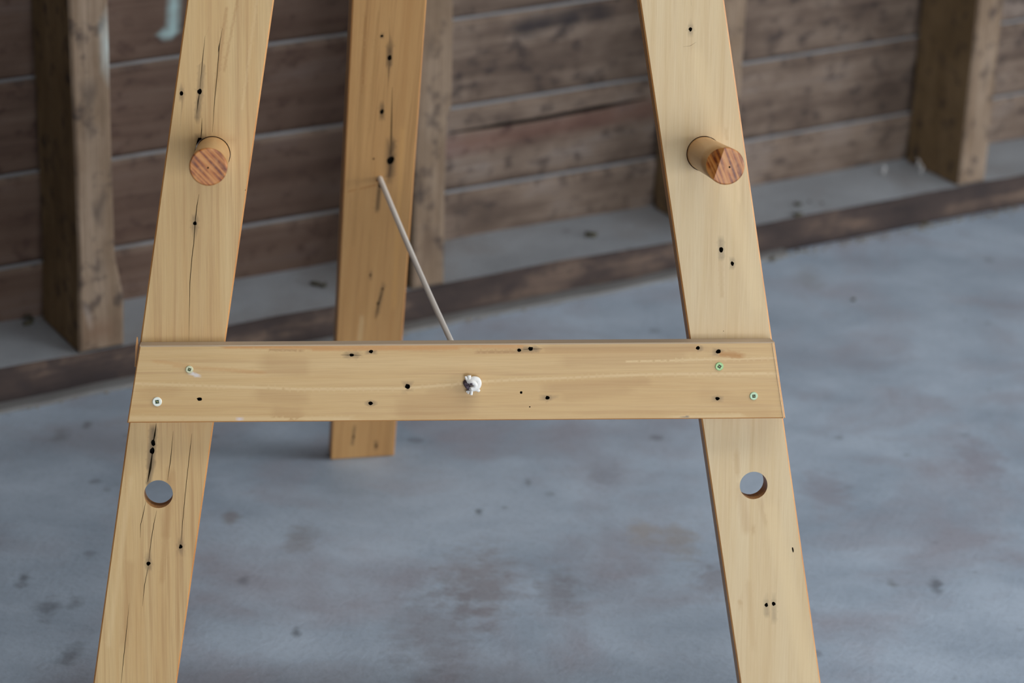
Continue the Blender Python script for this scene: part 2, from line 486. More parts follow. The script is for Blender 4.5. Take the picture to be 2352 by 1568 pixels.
boxes_mesh('wall_front', [((RX0, RY0 - .1, 0), (DX0, RY0, RZ)), ((DX1, RY0 - .1, 0), (RX1, RY0, RZ)), ((DX0, RY0 - .1, DZ), (DX1, RY0, RZ))], ['lining'], 'plain lined wall around a wide doorway')
boxes_mesh('wall_right', [((RX1, RY0, 0), (RX1 + .1, EY0, RZ)), ((RX1, EY1, 0), (RX1 + .1, RY1, RZ)), ((RX1, EY0, EZ), (RX1 + .1, EY1, RZ))], ['lining'], 'plain lined wall around a side doorway')
portal('side_doorway_portal', (RX1 + .02, (EY0 + EY1) / 2, EZ / 2), (0, pi / 2, 0), EZ, EY1 - EY0)
portal('wide_doorway_portal', ((DX0 + DX1) / 2, RY0 - .02, DZ / 2), (pi / 2, 0, 0), DX1 - DX0, DZ)

wall = empty('wall_back', WALL.mat())
tag(wall, 'weathered timber frame wall of unlined weatherboards on studs', kind='structure')
S0, S1 = -4.6, 6.95
DROP, BT_ = 0.021, 0.013
tops = [LEDGE[0] + 0.1115 * k for k in range(-0, 22)]
tops[1], tops[2] = LEDGE[1], LEDGE[2]
tops = [LEDGE[0]] + tops[1:]
def wall_px(px, py, d):
    return WALL.hit(px, py, -d)

red_a, red_b = wall_px(1040, 345, PLATE_D), wall_px(1490, 255, PLATE_D)
crk = [wall_px(*p, PLATE_D) for p in ((1034, 311), (1150, 292), (1260, 274), (1380, 250), (1490, 228))]
drk = [wall_px(x, y, PLATE_D) for x, y in ((1215, 62), (1250, 50), (1310, 42), (1380, 30))]
pnt = [wall_px(x, y, PLATE_D) for x, y in ((400, -10), (402, 8), (404, 22), (405, 36), (404, 50), (402, 62), (400, 76), (398, 90))]
def soft(d, r): return max(0.0, 1 - (d / r) ** 2)
def wall_tint(s, z):
    best = (0, 0, 0, 0)
    def put(col, a):
        nonlocal best
        if a > best[3]: best = (col[0], col[1], col[2], a)
    if red_a[0] - .02 < s < red_b[0] + .1:
        zc = red_a[1] + (red_b[1] - red_a[1]) * (s - red_a[0]) / (red_b[0] - red_a[0])
        put(srgb(106, 62, 54), 0.42 * soft(abs(z - zc), 0.02))
    for q in drk: put(srgb(50, 46, 48), 1.1 * soft(math.hypot((s - q[0]) * .6, z - q[1]), 0.018))
    for q in pnt: put(srgb(170, 200, 202), (0.85 + 0.35 * mnoise.noise((s * 60, z * 60, 2))) * soft(math.hypot((s - q[0]) * 1.2, (z - q[1])), 0.017))
    q = wall_px(1545, 60, PLATE_D)
    # reddish timber at the left end; light falloff painted in as darker tone
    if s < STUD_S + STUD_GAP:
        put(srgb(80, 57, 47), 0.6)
    return best
prev = PLATE_H - 0.05
for k, zt in enumerate(tops):
    h = zt - prev + 0.022
    th = math.atan2(DROP, zt - prev)
    vv = ZZ * cos(th) + WN * sin(th); nn = WN * cos(th) - ZZ * sin(th)
    F = Frame(WO + WA * 0 - WN * PLATE_D + ZZ * zt, WA, vv, nn)
    fine = k < 5
    jig = random.Random(k)
    xs = [S0 + (S1 - S0) * i / 60 for i in range(61)]
    topedge = [(x, jig.uniform(-.0016, .0016)) for x in xs]
    botm = [(x, -h + jig.uniform(-.001, .001)) for x in xs]
    bl = []
    if k == 1:
        bl = [(slit([(p[0], (p[1] - zt)) for p in crk], 0.0055, 0.007), 0.006)]
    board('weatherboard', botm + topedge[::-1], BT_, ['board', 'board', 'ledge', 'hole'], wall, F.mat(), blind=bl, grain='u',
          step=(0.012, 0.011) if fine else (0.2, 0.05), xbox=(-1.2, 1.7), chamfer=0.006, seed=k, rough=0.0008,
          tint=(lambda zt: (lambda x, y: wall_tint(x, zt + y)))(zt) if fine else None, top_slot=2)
    prev = zt

# bottom plate with a dusty top and a ragged front edge
rj = random.Random(8)
xs = [S0 + (S1 - S0) * i / 240 for i in range(241)]
topl = [(x, PLATE_H + 0.004 * mnoise.noise((x * 6, 1.3, 0)) + 0.0015 * mnoise.noise((x * 25, 4.3, 0))) for x in xs]
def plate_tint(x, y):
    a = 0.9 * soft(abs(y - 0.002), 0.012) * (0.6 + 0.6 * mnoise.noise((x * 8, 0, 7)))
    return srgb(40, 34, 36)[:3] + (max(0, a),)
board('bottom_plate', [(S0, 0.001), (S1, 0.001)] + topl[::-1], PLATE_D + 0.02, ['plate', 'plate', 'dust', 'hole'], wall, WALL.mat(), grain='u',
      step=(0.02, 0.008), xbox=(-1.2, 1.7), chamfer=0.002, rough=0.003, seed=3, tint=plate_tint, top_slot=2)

# thin cement bead along the foot of the plate
bm = bmesh.new(); prev_r = None; i = 0
while S0 + .03 * i < 0.42:
    x = S0 + .03 * i; w = .014 + .007 * mnoise.noise((x * 5, 0, 3)) + .003 * mnoise.noise((x * 22, 0, 8)); h = .0055 + .002 * mnoise.noise((x * 9, 2, 3))
    rg = [bm.verts.new(p) for p in ((x, 0.0002, -.002), (x, h + .002, -.002), (x, h, w * .7), (x, h * .7, w), (x, 0.0002, w + .001))]
    if prev_r:
        for k in range(4): bm.faces.new((prev_r[k], rg[k], rg[k + 1], prev_r[k + 1]))
    prev_r = rg; i += 1
bmesh.ops.recalc_face_normals(bm, faces=bm.faces)
me = bpy.data.meshes.new('cement_bead'); bm.to_mesh(me); bm.free()
link('cement_bead', me, ['bead'], wall, WALL.mat())

# studs stand on the plate, front faces flush with it
def stud(s, seed, steps, tint=None, blind=()):
    """steps: list of (z, left offset, right offset) up the front face"""
    Lp = [(s + a, z) for z, a, b in steps]; Rp = [(s + STUD_W + b, z) for z, a, b in steps]
    return board('stud', Rp + Lp[::-1], PLATE_D - 0.002, ['stud', 'stud', 'stud_side', 'hole'], wall, WALL.mat(), grain='v', step=(0.008, 0.02),
                 chamfer=0.003, rough=0.0025, seed=seed, tint=tint, blind=blind, detail_box=(0, 0.7))
def blobs(lst):
    def f(x, y):
        best = (0, 0, 0, 0)
        for (cx, cy, rx, ry, col, a) in lst:
            v = a * soft(math.hypot((x - cx) / rx, (y - cy) / ry), 1.0)
            if v > best[3]: best = (col[0], col[1], col[2], v)
        return best
    return f
def wblob(px, py, rx, ry, col, a):
    q = WALL.hit(px, py); return (q[0], q[1], rx / 1950, ry / 1850, col, a)
Z = PLATE_H + 0.001
DK, PALE, WHT = srgb(52, 46, 46), srgb(196, 184, 176), srgb(190, 202, 200)
stud(STUD_S - STUD_GAP, 11, [(Z, 0, 0), (.5, 0, 0), (2.5, 0, 0)])
stud(STUD_S, 12, [(Z, -.004, .004), (Z + .06, -.002, .006), (Z + .11, 0, -.002), (.3, 0, -.003), (.5, 0, .0), (2.5, 0, 0)],
     blobs([wblob(205, 215, 12, 30, DK, .9), wblob(195, 275, 8, 30, DK, .9), wblob(235, 465, 8, 26, DK, .8), wblob(222, 495, 8, 20, DK, .7), wblob(247, 80, 8, 50, WHT, 1.0),
            wblob(185, 550, 10, 14, DK, .7), wblob(232, 610, 12, 20, DK, .6), wblob(192, 735, 12, 20, PALE, .8), wblob(230, 760, 50, 40, srgb(110, 84, 66), .7)]))
stud(STUD_S + STUD_GAP, 13, [(Z, 0, -.002), (.2, 0, -.003), (.262, 0, -.003), (.272, 0, .003), (.5, 0, .004), (2.5, 0, .0)],
     blobs([wblob(1015, 8, 32, 16, WHT, 1.2), wblob(995, 105, 8, 26, DK, 1.0), wblob(1010, 270, 8, 18, DK, .9), wblob(1005, 390, 8, 14, DK, .7), wblob(1028, 330, 10, 40, PALE, .8), wblob(985, 560, 20, 46, srgb(84, 68, 58), .7), wblob(972, 440, 16, 30, DK, .6)]))
stud(STUD_S + 2 * STUD_GAP, 14, [(Z, 0, 0), (.5, 0, 0), (2.5, 0, 0)], blobs([wblob(1692, 25, 8, 26, DK, 1.0), wblob(1715, 70, 8, 12, DK, .8)]))
stud(STUD_S + 3 * STUD_GAP, 15, [(Z, 0, 0), (.5, 0, 0), (2.5, 0, 0)],
     blobs([wblob(2262, 175, 8, 26, DK, .9), wblob(2270, 110, 26, 14, DK, .5), wblob(2235, 415, 16, 16, DK, .7)]))
for k_ in (-4, -3, -2, 4, 5, 6, 7, 8):
    stud(STUD_S + k_ * STUD_GAP, 20 + k_, [(Z, 0, 0), (.5, 0, 0), (2.5, 0, 0)])

# loose grit along the foot of the plate and on top of it (nobody could count it)
def grit(bm, spots, slot, size, seed):
    rr = random.Random(seed)
    for P in spots:
        mt = Matrix.Translation(P) @ Matrix.Rotation(rr.uniform(0, 6.3), 4, 'Z') @ Matrix.Diagonal((rr.uniform(.6, 1.8), rr.uniform(.6, 1.3), rr.uniform(.4, .8), 1))
        r = bmesh.ops.create_icosphere(bm, subdivisions=1, radius=size * rr.uniform(.4, 1.4), matrix=mt)
        for v in r['verts']:
            for f in v.link_faces: f.material_index = slot
t = NT('grit_pale'); M['grit'] = t.out(t.mix(t.noise(t.coords('Object', (60, 60, 60)), 1, 3), srgb(96, 88, 78), srgb(170, 160, 146)), 0.95, 0.1)
t = NT('grit_dark'); M['grit_dark'] = t.out(t.mix(t.noise(t.coords('Object', (60, 60, 60)), 1, 3), srgb(48, 46, 40), srgb(96, 92, 76)), 0.95, 0.1)
rr = random.Random(21); sp = []
for i in range(1500):
    s = rr.uniform(-1.0, 1.6); sp.append(WALL.at(s, 0.0006, 0.001 + abs(rr.gauss(0, 0.008))))
gbm = bmesh.new(); grit(gbm, sp, 0, 0.0015, 5)
sp = []
for (px, py, n, spread) in ((1815, 577, 6, .012), (1780, 590, 6, .016), (1830, 495, 3, .006), (1340, 545, 4, .014), (735, 655, 4, .012), (80, 735, 5, .02), (1860, 470, 4, .02), (2110, 515, 3, .01), (1960, 690, 1, .002)):
    if py in (577, 590, 515, 690):
        x, y = FLOOR.hit(px, py); P = V3((x, y, .002))
    else:
        d = ray(px, py); P = EYE + d * ((PLATE_H - CAM_H) / d.z); P.z = PLATE_H + .002
    for i in range(n): sp.append(P + WA * rr.uniform(-spread, spread) + WN * rr.uniform(-spread, spread) * .6)
grit(gbm, sp, 1, 0.004, 6)
t = NT('pale_fluff'); M['fluff'] = t.out(t.mix(t.noise(t.coords('Object', (90, 90, 90)), 1, 3), srgb(196, 196, 196), srgb(224, 224, 224)), 0.95, 0.1)
for px, py in ((2030, 400), (2108, 385), (2116, 398)):
    d = ray(px, py); P = EYE + d * ((PLATE_H - CAM_H) / d.z); n0 = len(gbm.faces)
    b = tube(None, [P + V3((.001 * k * (-1) ** k, 0, .0045 * k)) for k in range(4)], [.0012, .0016, .0012, .0005], None, None, None, 6)
    for f in b.faces: f.material_index = 2
    mm = bpy.data.meshes.new('x'); b.to_mesh(mm); b.free(); gbm.from_mesh(mm); bpy.data.meshes.remove(mm)
me = bpy.data.meshes.new('dirt_grit'); gbm.to_mesh(me); gbm.free()
tag(link('dirt_grit', me, ['grit', 'grit_dark', 'fluff']), 'loose dirt and dark crumbs along the foot of the timber wall', 'dirt', kind='stuff')

# ------------------------------------------------------------------ the easel
easel = empty('wooden_easel', Matrix.Translation((EASEL.o.x, EASEL.o.y, 0)))
tag(easel, 'pale recycled pine easel with two pegs, crossbar and rear leg', 'easel')
def E(px, py, N=0.0): return EASEL.hit(px, py, N)
VB = -0.3431 / cos(LEAN) + THICK * tan(LEAN); VT = 1.16
def leg_outline(c, ang, s):
    hw = LEG_W / cos(ang) / 2; f = lambda V: c - s * tan(ang) * V
    return [(f(VB) - hw, VB), (f(VB) + hw, VB), (f(VT) + hw, VT), (f(VT) - hw, VT)]
def holes(lst, hit, dirv, seed, depth=0.007):
    return [(nail(hit(px, py), 0.8 * r / 2740, seed + i, rt, along=dirv), depth) for i, (px, py, r, rt) in enumerate(lst)]
def cracks(lst, hit, depth=0.0025):
    return [(slit([hit(*p) for p in pts], w0 / 2740, w1 / 2740), depth) for pts, w0, w1 in lst]
HR = 0.01185
BLK, BRN, ORG, PALEW = srgb(62, 50, 38), srgb(168, 128, 80), srgb(190, 134, 74), srgb(222, 196, 150)

def streak(hit, a, b, wpx, col, amt, N=None):
    A, B = Vector(hit(*a)), Vector(hit(*b)); return (A, B, wpx / 2740, col, amt)
def dense(lst):
    out = []
    for A, B_, w, col, amt in lst:
        d = B_ - A; L = d.length
        if w > 0.0042: continue
        t_ = d / L if L > 0 else Vector((1, 0)); n_ = Vector((-t_.y, t_.x)); k = max(1, int(L / 0.004))
        for i in range(k + 1):
            c = A + d * (i / k)
            out += [tuple(c), tuple(c + n_ * w), tuple(c - n_ * w), tuple(c + n_ * w * .55), tuple(c - n_ * w * .55)]
    return out
def streaks(lst):
    def f(x, y):
        best = (0, 0, 0, 0); p = Vector((x, y))
        for A, B, w, col, amt in lst:
            d = B - A; L2 = d.length_squared
            k = max(0, min(1, (p - A).dot(d) / L2)) if L2 > 0 else 0
            q = (p - (A + d * k)).length
            if q < w:
                a = amt * soft(q, w)
                if a > best[3]: best = (col[0], col[1], col[2], a)
        return best
    return f
LL = (-0.147, 0.989); RL = (0.165, 0.986)
LL = (0.147, 0.989); RLd = (-0.165, 0.986)
left_holes = [(417, 214, 5, 1.4), (459, 210, 6.5, 1.3), (460, 327, 11, 1.4), (448, 513, 5.5, 1.1), (352, 1017, 6.5, 1.4), (350, 1035, 7, 1.4), (415, 1255, 5, 1.3), (341, 1294, 5.5, 1.2), (565, 437, 2.5, 1.2)]
left_cracks = [([(471, 82), (465, 140), (459, 205)], 1.2, 2.2), ([(458, 215), (455, 232), (452, 262)], 3.5, 1.2), ([(464, 271), (463, 300), (461, 322)], 1.4, 2.4),
               ([(511, 64), (504, 104), (498, 179), (493, 229), (488, 304)], 1.4, 1.4), ([(504, 100), (503, 108), (501, 120)], 2.5, 2.0),
               ([(457, 446), (452, 475), (448, 513), (445, 560), (441, 590), (436, 650), (434, 783)], 1.6, 1.4),
               ([(359, 972), (355, 1000), (352, 1016)], 2.6, 4.5), ([(350, 1040), (345, 1075), (339, 1107)], 7.0, 3.0), ([(335, 1150), (329, 1180), (323, 1205), (322, 1235)], 1.6, 1.0),
               ([(398, 990), (392, 1054), (385, 1103)], 1.4, 1.8), ([(441, 995), (437, 1029), (428, 1109), (419, 1203), (415, 1254)], 1.2, 1.2),
               ([(360, 1172), (353, 1205), (348, 1235), (341, 1293)], 1.3, 1.4), ([(341, 1297), (332, 1344), (327, 1392)], 1.6, 1.2),
               ([(297, 1384), (290, 1453), (284, 1510), (277, 1580)], 1.0, 1.6), ([(419, 220), (414, 290)], .8, .6), ([(480, 60), (474, 80)], .6, .6)]
left_st = [streak(E, (464, 150), (459, 215), 9, BLK, .5), streak(E, (459, 215), (453, 270), 8, BLK, .6), streak(E, (353, 985), (345, 1075), 11, BLK, .7), streak(E, (460, 320), (462, 330), 16, BLK, .7),
           streak(E, (352, 1060), (340, 1110), 8, BLK, .6), streak(E, (448, 500), (447, 525), 9, BLK, .5), streak(E, (341, 1285), (341, 1304), 9, BLK, .5), streak(E, (415, 1247), (415, 1262), 8, BLK, .5),
           streak(E, (417, 205), (417, 225), 7, BLK, .5), streak(E, (392, 1090), (380, 1230), 12, BRN, .7), streak(E, (380, 1230), (372, 1330), 8, BRN, .5), streak(E, (520, 20), (495, 200), 5, BRN, .6),
           streak(E, (545, 0), (515, 160), 4, BRN, .5), streak(E, (590, 0), (556, 250), 4, PALEW, .25), streak(E, (300, 1100), (250, 1480), 8, PALEW, .3), streak(E, (300, 1300), (285, 1480), 12, BRN, .4), streak(E, (502, 318), (530, 320), 16, BRN, .4)]
peg_l, peg_r = E(488, 354), E(1617, 353)
board('leg', leg_outline(-0.2295, 0.1479, -1), THICK, ['pine_left', 'pine_edge', 'pine_side', 'hole'], easel, EASEL.mat(),
      through=[circle(E(364, 1134.5), HR, 40), circle(peg_l, 0.0147, 32)], blind=holes(left_holes, E, LL, 100) + cracks(left_cracks, E), tint=streaks(left_st), extra=dense(left_st), detail_box=(-.37, .40), step=(0.0024, 0.006))
right_holes = [(1586, 67, 5.5, 1.2), (1656, 573, 6.5, 1.3), (1682, 605, 5, 1.3), (1821, 1262, 2.4, 3.6), (1760, 1389, 5.5, 1.2), (1777, 1386, 5.5, 1.2), (1662, 760, 1.2, 1.0)]
right_st = [streak(E, (1692, 1045), (1694, 1085), 8, BRN, 0.36), streak(E, (1700, 1120), (1714, 1215), 13, BRN, 0.33), streak(E, (1745, 1150), (1760, 1200), 9, BRN, 0.21), streak(E, (1656, 553), (1657, 592), 9, BLK, .45), streak(E, (1655, 590), (1658, 680), 6, BRN, 0.30),
            streak(E, (1682, 597), (1682, 613), 8, BLK, .4), streak(E, (1586, 60), (1586, 74), 8, BLK, .4), streak(E, (1760, 1380), (1761, 1410), 9, BLK, .35), streak(E, (1777, 1378), (1778, 1420), 8, BLK, .3), streak(E, (1720, 1340), (1730, 1480), 9, BRN, 0.21),
            streak(E, (1731, 1212), (1731, 1220), 6, BRN, 0.36), streak(E, (1699, 1380), (1701, 1386), 7, BRN, 0.42), streak(E, (1692, 380), (1697, 460), 7, PALEW, .5), streak(E, (1668, 300), (1670, 320), 5, BRN, 0.30), streak(E, (1600, 130), (1740, 700), 22, PALEW, .35), streak(E, (1770, 1170), (1860, 1560), 24, PALEW, .35)]
board('leg', leg_outline(0.2361, 0.1654, 1), THICK, ['pine_right', 'pine_edge', 'pine_side', 'hole'], easel, EASEL.mat(),
      through=[circle(E(1731, 1114.5), HR, 40), circle(peg_r, 0.0147, 32)], blind=holes(right_holes, E, RLd, 200) + cracks([([(1587, 0), (1588, 14)], .9, .6), ([(1600, 96), (1586, 105), (1568, 108)], .7, .5)], E, .0015), tint=streaks(right_st), extra=dense(right_st), detail_box=(-.37, .40), step=(0.0024, 0.006))

# crossbar in front of the legs
RF = Frame(EASEL.at(0, 0, THICK + 0.0003), EU, EV, EN)
def Rp(px, py): return RF.hit(px, py)
tl, tr, br, bl_ = Rp(320.5, 794), Rp(1779, 785.5), Rp(1804, 960.5), Rp(292, 971)
rail_holes = [(808, 815, 5, 1.3), (852, 807, 5, 1.3), (1192, 804, 5, 1.2), (1219, 801, 6, 1.2), (1603, 799, 5.5, 1.2), (1650, 807, 6.5, 1.2), (936, 887, 7.5, 1.0), (851, 926, 5.5, 1.3), (1197, 901, 3.6, 1.1), (1258, 913, 5.5, 1.3), (1217, 934, 2, 1.1), (1648, 915, 5.5, 1.2), (458, 916, 5.5, 1.3)]
rail_cr = [([(782, 815), (808, 815), (830, 815.5)], 1.6, 1.2), ([(1200, 803), (1219, 801), (1246, 801)], 1.4, 1.2), ([(1650, 807), (1662, 808)], 2, 1)]
KN = Rp(1081, 881)
rail_st = [streak(Rp, (795, 815), (822, 815), 9, BLK, .5), streak(Rp, (845, 807), (860, 807), 8, BLK, .5), streak(Rp, (1205, 802), (1232, 802), 9, BLK, .5), streak(Rp, (1595, 799), (1610, 800), 9, BLK, .45), streak(Rp, (1643, 808), (1655, 810), 10, BLK, .5),
           streak(Rp, (936, 885), (936, 889), 11, BLK, .5), streak(Rp, (845, 926), (858, 926), 8, BLK, .5), streak(Rp, (1252, 913), (1264, 913), 8, BLK, .5), streak(Rp, (1644, 915), (1652, 916), 9, BLK, .5), streak(Rp, (1192, 804), (1193, 804), 8, BLK, .5),
           streak(Rp, (1656, 813), (1700, 817), 8, srgb(176, 126, 66), 1.0), streak(Rp, (1680, 815), (1690, 816), 10, srgb(176, 126, 66), 1.0),
           streak(Rp, (520, 796), (760, 798), 6, ORG, .9), streak(Rp, (720, 800), (1050, 797), 8, ORG, .9), streak(Rp, (1050, 794), (1200, 794), 7, ORG, .8), streak(Rp, (620, 803), (690, 805), 4, BRN, .9), streak(Rp, (1100, 809), (1180, 808), 4, BRN, .9),
           streak(Rp, (620, 835), (690, 842), 30, BRN, .42), streak(Rp, (600, 905), (690, 915), 22, BRN, .40), streak(Rp, (640, 950), (680, 955), 24, BRN, .40), streak(Rp, (935, 940), (1060, 930), 36, BRN, .45), streak(Rp, (1000, 910), (1060, 900), 30, BRN, .35),
           streak(Rp, (1300, 830), (1560, 818), 18, BRN, .35), streak(Rp, (1260, 890), (1480, 875), 14, BRN, .42), streak(Rp, (1300, 910), (1440, 895), 16, BRN, .3), streak(Rp, (1260, 800), (1600, 798), 12, BRN, .5), streak(Rp, (400, 840), (600, 855), 6, ORG, .4), streak(Rp, (360, 830), (430, 838), 5, ORG, .35), streak(Rp, (340, 905), (400, 895), 20, BRN, .25),
           streak(Rp, (1620, 905), (1760, 950), 24, BRN, .2), streak(Rp, (1550, 960), (1700, 955), 8, PALEW, .4), streak(Rp, (300, 960), (800, 962), 7, PALEW, .4),
           streak(Rp, (300, 880), (680, 893), 4.2, PALEW, .5), streak(Rp, (680, 893), (930, 892), 4.2, PALEW, .5), streak(Rp, (930, 892), (1070, 880), 4.2, PALEW, .5), streak(Rp, (1100, 876), (1500, 859), 4.2, PALEW, .5), streak(Rp, (1500, 859), (1782, 857), 4.2, PALEW, .5),
           streak(Rp, (1440, 830), (1780, 822), 3, PALEW, .5), streak(Rp, (443, 858), (453, 862), 5, srgb(214, 206, 204), 1.2), streak(Rp, (549, 962), (551, 962), 5, srgb(210, 200, 206), .9), streak(Rp, (1576, 958), (1579, 958), 5, srgb(120, 110, 100), .9)]
rail = board('crossbar', [bl_, br, tr, tl], THICK, ['pine_rail', 'pine_edge', 'pine_edge', 'hole', 'pine_top'], easel, RF.mat(), grain='u', top_slot=4,
             through=[circle(KN, 0.0042, 16)], blind=holes(rail_holes, Rp, (1, 0), 300) + cracks(rail_cr, Rp), tint=streaks(rail_st), extra=dense(rail_st), step=(0.006, 0.0026), chamfer=0.0009)
tag(rail, 'honey pine crossbar screwed across the front legs')
# pale sawn strip along one end of the crossbar
c1, c2, c3, c4 = Rp(1773.5, 787.5), Rp(1779.5, 785.5), Rp(1805.5, 960.0), Rp(1799, 960.5)
bm = bmesh.new()
def pv(c, z): return bm.verts.new((c[0], c[1], z))
a_, b_, c_, d_ = pv(c1, .0006), pv(c2, -.0035), pv(c3, -.0035), pv(c4, .0006)
e_, f_ = pv(c2, -.0185), pv(c3, -.0185); g_, h_ = pv(c1, -.0185), pv(c4, -.0185)
for q in ((a_, d_, c_, b_), (b_, c_, f_, e_), (a_, b_, e_, g_), (d_, h_, f_, c_), (g_, e_, f_, h_)): bm.faces.new(q)
me = bpy.data.meshes.new('sawn_end'); bm.to_mesh(me); bm.free()
link('sawn_end', me, ['pine_raw'], rail, RF.mat())['label'] = 'pale sawn end strip'
# splinter standing off the other end
sp0, sp1, sp2 = Rp(313.5, 778), Rp(313, 800), Rp(309.5, 846)
bm = bmesh.new()
ring = []
for (c, w) in ((sp0, .0003), (sp1, .0011), (sp2, .0006)):
    ring.append([bm.verts.new((c[0] + dx * w, c[1], -.010 + dz * .0016)) for dx, dz in ((-1, -1), (1, -1), (1, 1), (-1, 1))])
for i in range(2):
    for k in range(4): bm.faces.new((ring[i][k], ring[i][(k + 1) % 4], ring[i + 1][(k + 1) % 4], ring[i + 1][k]))
bm.faces.new(ring[0]); bm.faces.new(ring[2][::-1])
me = bpy.data.meshes.new('splinter'); bm.to_mesh(me); bm.free(); link('splinter', me, ['pine_edge'], rail, RF.mat())

# four screws with square recesses
def screw_mat(name, base, rim):
    t = NT(name); o = t.coords('Object', (900, 900, 900)); n = t.noise(o, 1, 3)
    t.b.inputs['Metallic'].default_value = 0.1
    return t.out(t.mix(n, base, rim), 0.4, 0.5)
M['screw_pale'] = screw_mat('screw_pale', srgb(206, 196, 168), srgb(188, 200, 158))
M['screw_white'] = screw_mat('screw_white', srgb(236, 232, 228), srgb(214, 226, 208))
M['screw_green'] = screw_mat('screw_green', srgb(146, 184, 120), srgb(156, 190, 136))
M['screw_mint'] = screw_mat('screw_mint', srgb(162, 192, 152), srgb(176, 200, 172))
t = NT('screw_recess'); M['recess'] = t.out(srgb(44, 74, 48), 0.5, 0.5)
t = NT('screw_glint'); M['glint'] = t.out(srgb(206, 196, 120), 0.4, 0.5)
for (px, py, r, mt, rot, lab) in ((435, 848, 8.6, 'screw_pale', .5, 'pale plated screw head'), (361, 922, 10.6, 'screw_white', .9, 'white plated screw head'), (1652, 841, 9.6, 'screw_green', .2, 'green plated screw head'), (1731, 909, 9.4, 'screw_mint', .9, 'mint green plated screw head')):
    c = Rp(px, py); rr_ = r / 2740
    mw = RF.mat() @ Matrix.Translation((c[0], c[1], 0.0010))
    sq = circle((0, 0), rr_ * .56, 4, rot=rot)
    s = board('screw', circle((0, 0), rr_, 24), 0.004, [mt, mt, mt, 'recess'], rail, mw, blind=[(sq, .0007)], step=(.0011, .0011), chamfer=.0004)
    s['label'] = lab
    tube('recess_glint', [(-rr_ * .2, rr_ * .15, -.0005), (0, 0, -.0003), (rr_ * .22, -rr_ * .1, -.0005)], rr_ * .07, ['glint'], s, mw, seg=6)  # pale tube as a glint of light painted into the recess

# pegs
def end_grain(name, rot):
    t = NT(name); o = t.coords('Object', rnd=False)
    mp = t.node('ShaderNodeMapping'); mp.inputs['Rotation'].default_value = (0, 0, rot); t.link(o, mp.inputs['Vector'])
    wob = t.noise(t.scale(mp.outputs[0], (120, 50, 0)), 1, 2)
    band = t.noise(t.scale(mp.outputs[0], (400, 20, 0)), 1, 2, 0.4, 0.25)
    c = t.ramp(band, [(0.36, srgb(196, 134, 72)), (0.49, srgb(180, 108, 46)), (0.57, srgb(142, 74, 30)), (0.66, srgb(104, 50, 26))])
    ray_ = t.noise(t.scale(mp.outputs[0], (200, 200, 0)), 1, 3)
    c = t.mix(t.math('MULTIPLY', t.ramp(ray_, [(0.45, 0.0), (0.7, 1.0)]), 0.4), c, srgb(206, 148, 88))
    return t.out(c, 0.38, 0.45)
t = NT('peg_pine'); g = t.noise(t.coords('Object', (90, 90, 6)), 1, 3, .6, .4)
M['peg_side'] = t.out(t.ramp(g, [(0.3, srgb(214, 172, 118)), (0.6, srgb(202, 154, 100)), (0.75, srgb(176, 122, 72))]), 0.34, 0.5)
PEG_L = 0.11
for (c, rot, facet, name) in ((peg_l, -0.75, None, 'end_grain_slant'), (peg_r, -0.38, (-0.92, 0.30), 'end_grain_steep')):
    bm = bmesh.new(); n = 48; rings = []
    prof = [(-THICK - .002, .0140), (0, .0140), (.03, .0141), (.07, .0143), (PEG_L - .0016, .0147), (PEG_L - .0005, .0143), (PEG_L, .0136)]
    for z, r in prof: rings.append([bm.verts.new((r * cos(2 * pi * k / n), r * sin(2 * pi * k / n), z)) for k in range(n)])
    for i in range(len(rings) - 1):
        for k in range(n):
            f = bm.faces.new((rings[i][k], rings[i][(k + 1) % n], rings[i + 1][(k + 1) % n], rings[i + 1][k])); f.smooth = i < 4
            if i >= 4: f.material_index = 1
    # end face with a small turning-centre hole
    hc = (-.0002, -.0006) if facet is None else (.0026, -.0006); k8 = [bm.verts.new((hc[0] + .00075 * cos(2 * pi * k / n), hc[1] + .00075 * sin(2 * pi * k / n), PEG_L)) for k in range(n)]
    k9 = [bm.verts.new((v.co.x, v.co.y, PEG_L - .003)) for v in k8]
    for k in range(n):
        f = bm.faces.new((rings[-1][k], rings[-1][(k + 1) % n], k8[(k + 1) % n], k8[k])); f.material_index = 1
        f = bm.faces.new((k8[k], k8[(k + 1) % n], k9[(k + 1) % n], k9[k])); f.material_index = 2
    f = bm.faces.new(k9); f.material_index = 2
    bm.faces.new(rings[0][::-1])
    if facet:
        nrm = V3((facet[0] * .62, facet[1] * .62, .55)).normalized()
        pt = V3((facet[0] * .0062, facet[1] * .0062, PEG_L))
        res = bmesh.ops.bisect_plane(bm, geom=bm.verts[:] + bm.edges[:] + bm.faces[:], plane_co=pt, plane_no=nrm, clear_outer=True)
        ed = [e for e in res['geom_cut'] if isinstance(e, bmesh.types.BMEdge)]
        ff = bmesh.ops.edgeloop_fill(bm, edges=ed)
        for f in ff['faces']: f.material_index = 1; f.smooth = False
    me = bpy.data.meshes.new('peg'); bm.to_mesh(me); bm.free()
    M[name] = end_grain(name, rot)
    o = link('peg', me, ['peg_side', name, 'hole'], easel, EASEL.mat() @ Matrix.Translation((c[0], c[1], 0)))
    o['label'] = 'round peg with reddish striped end grain'

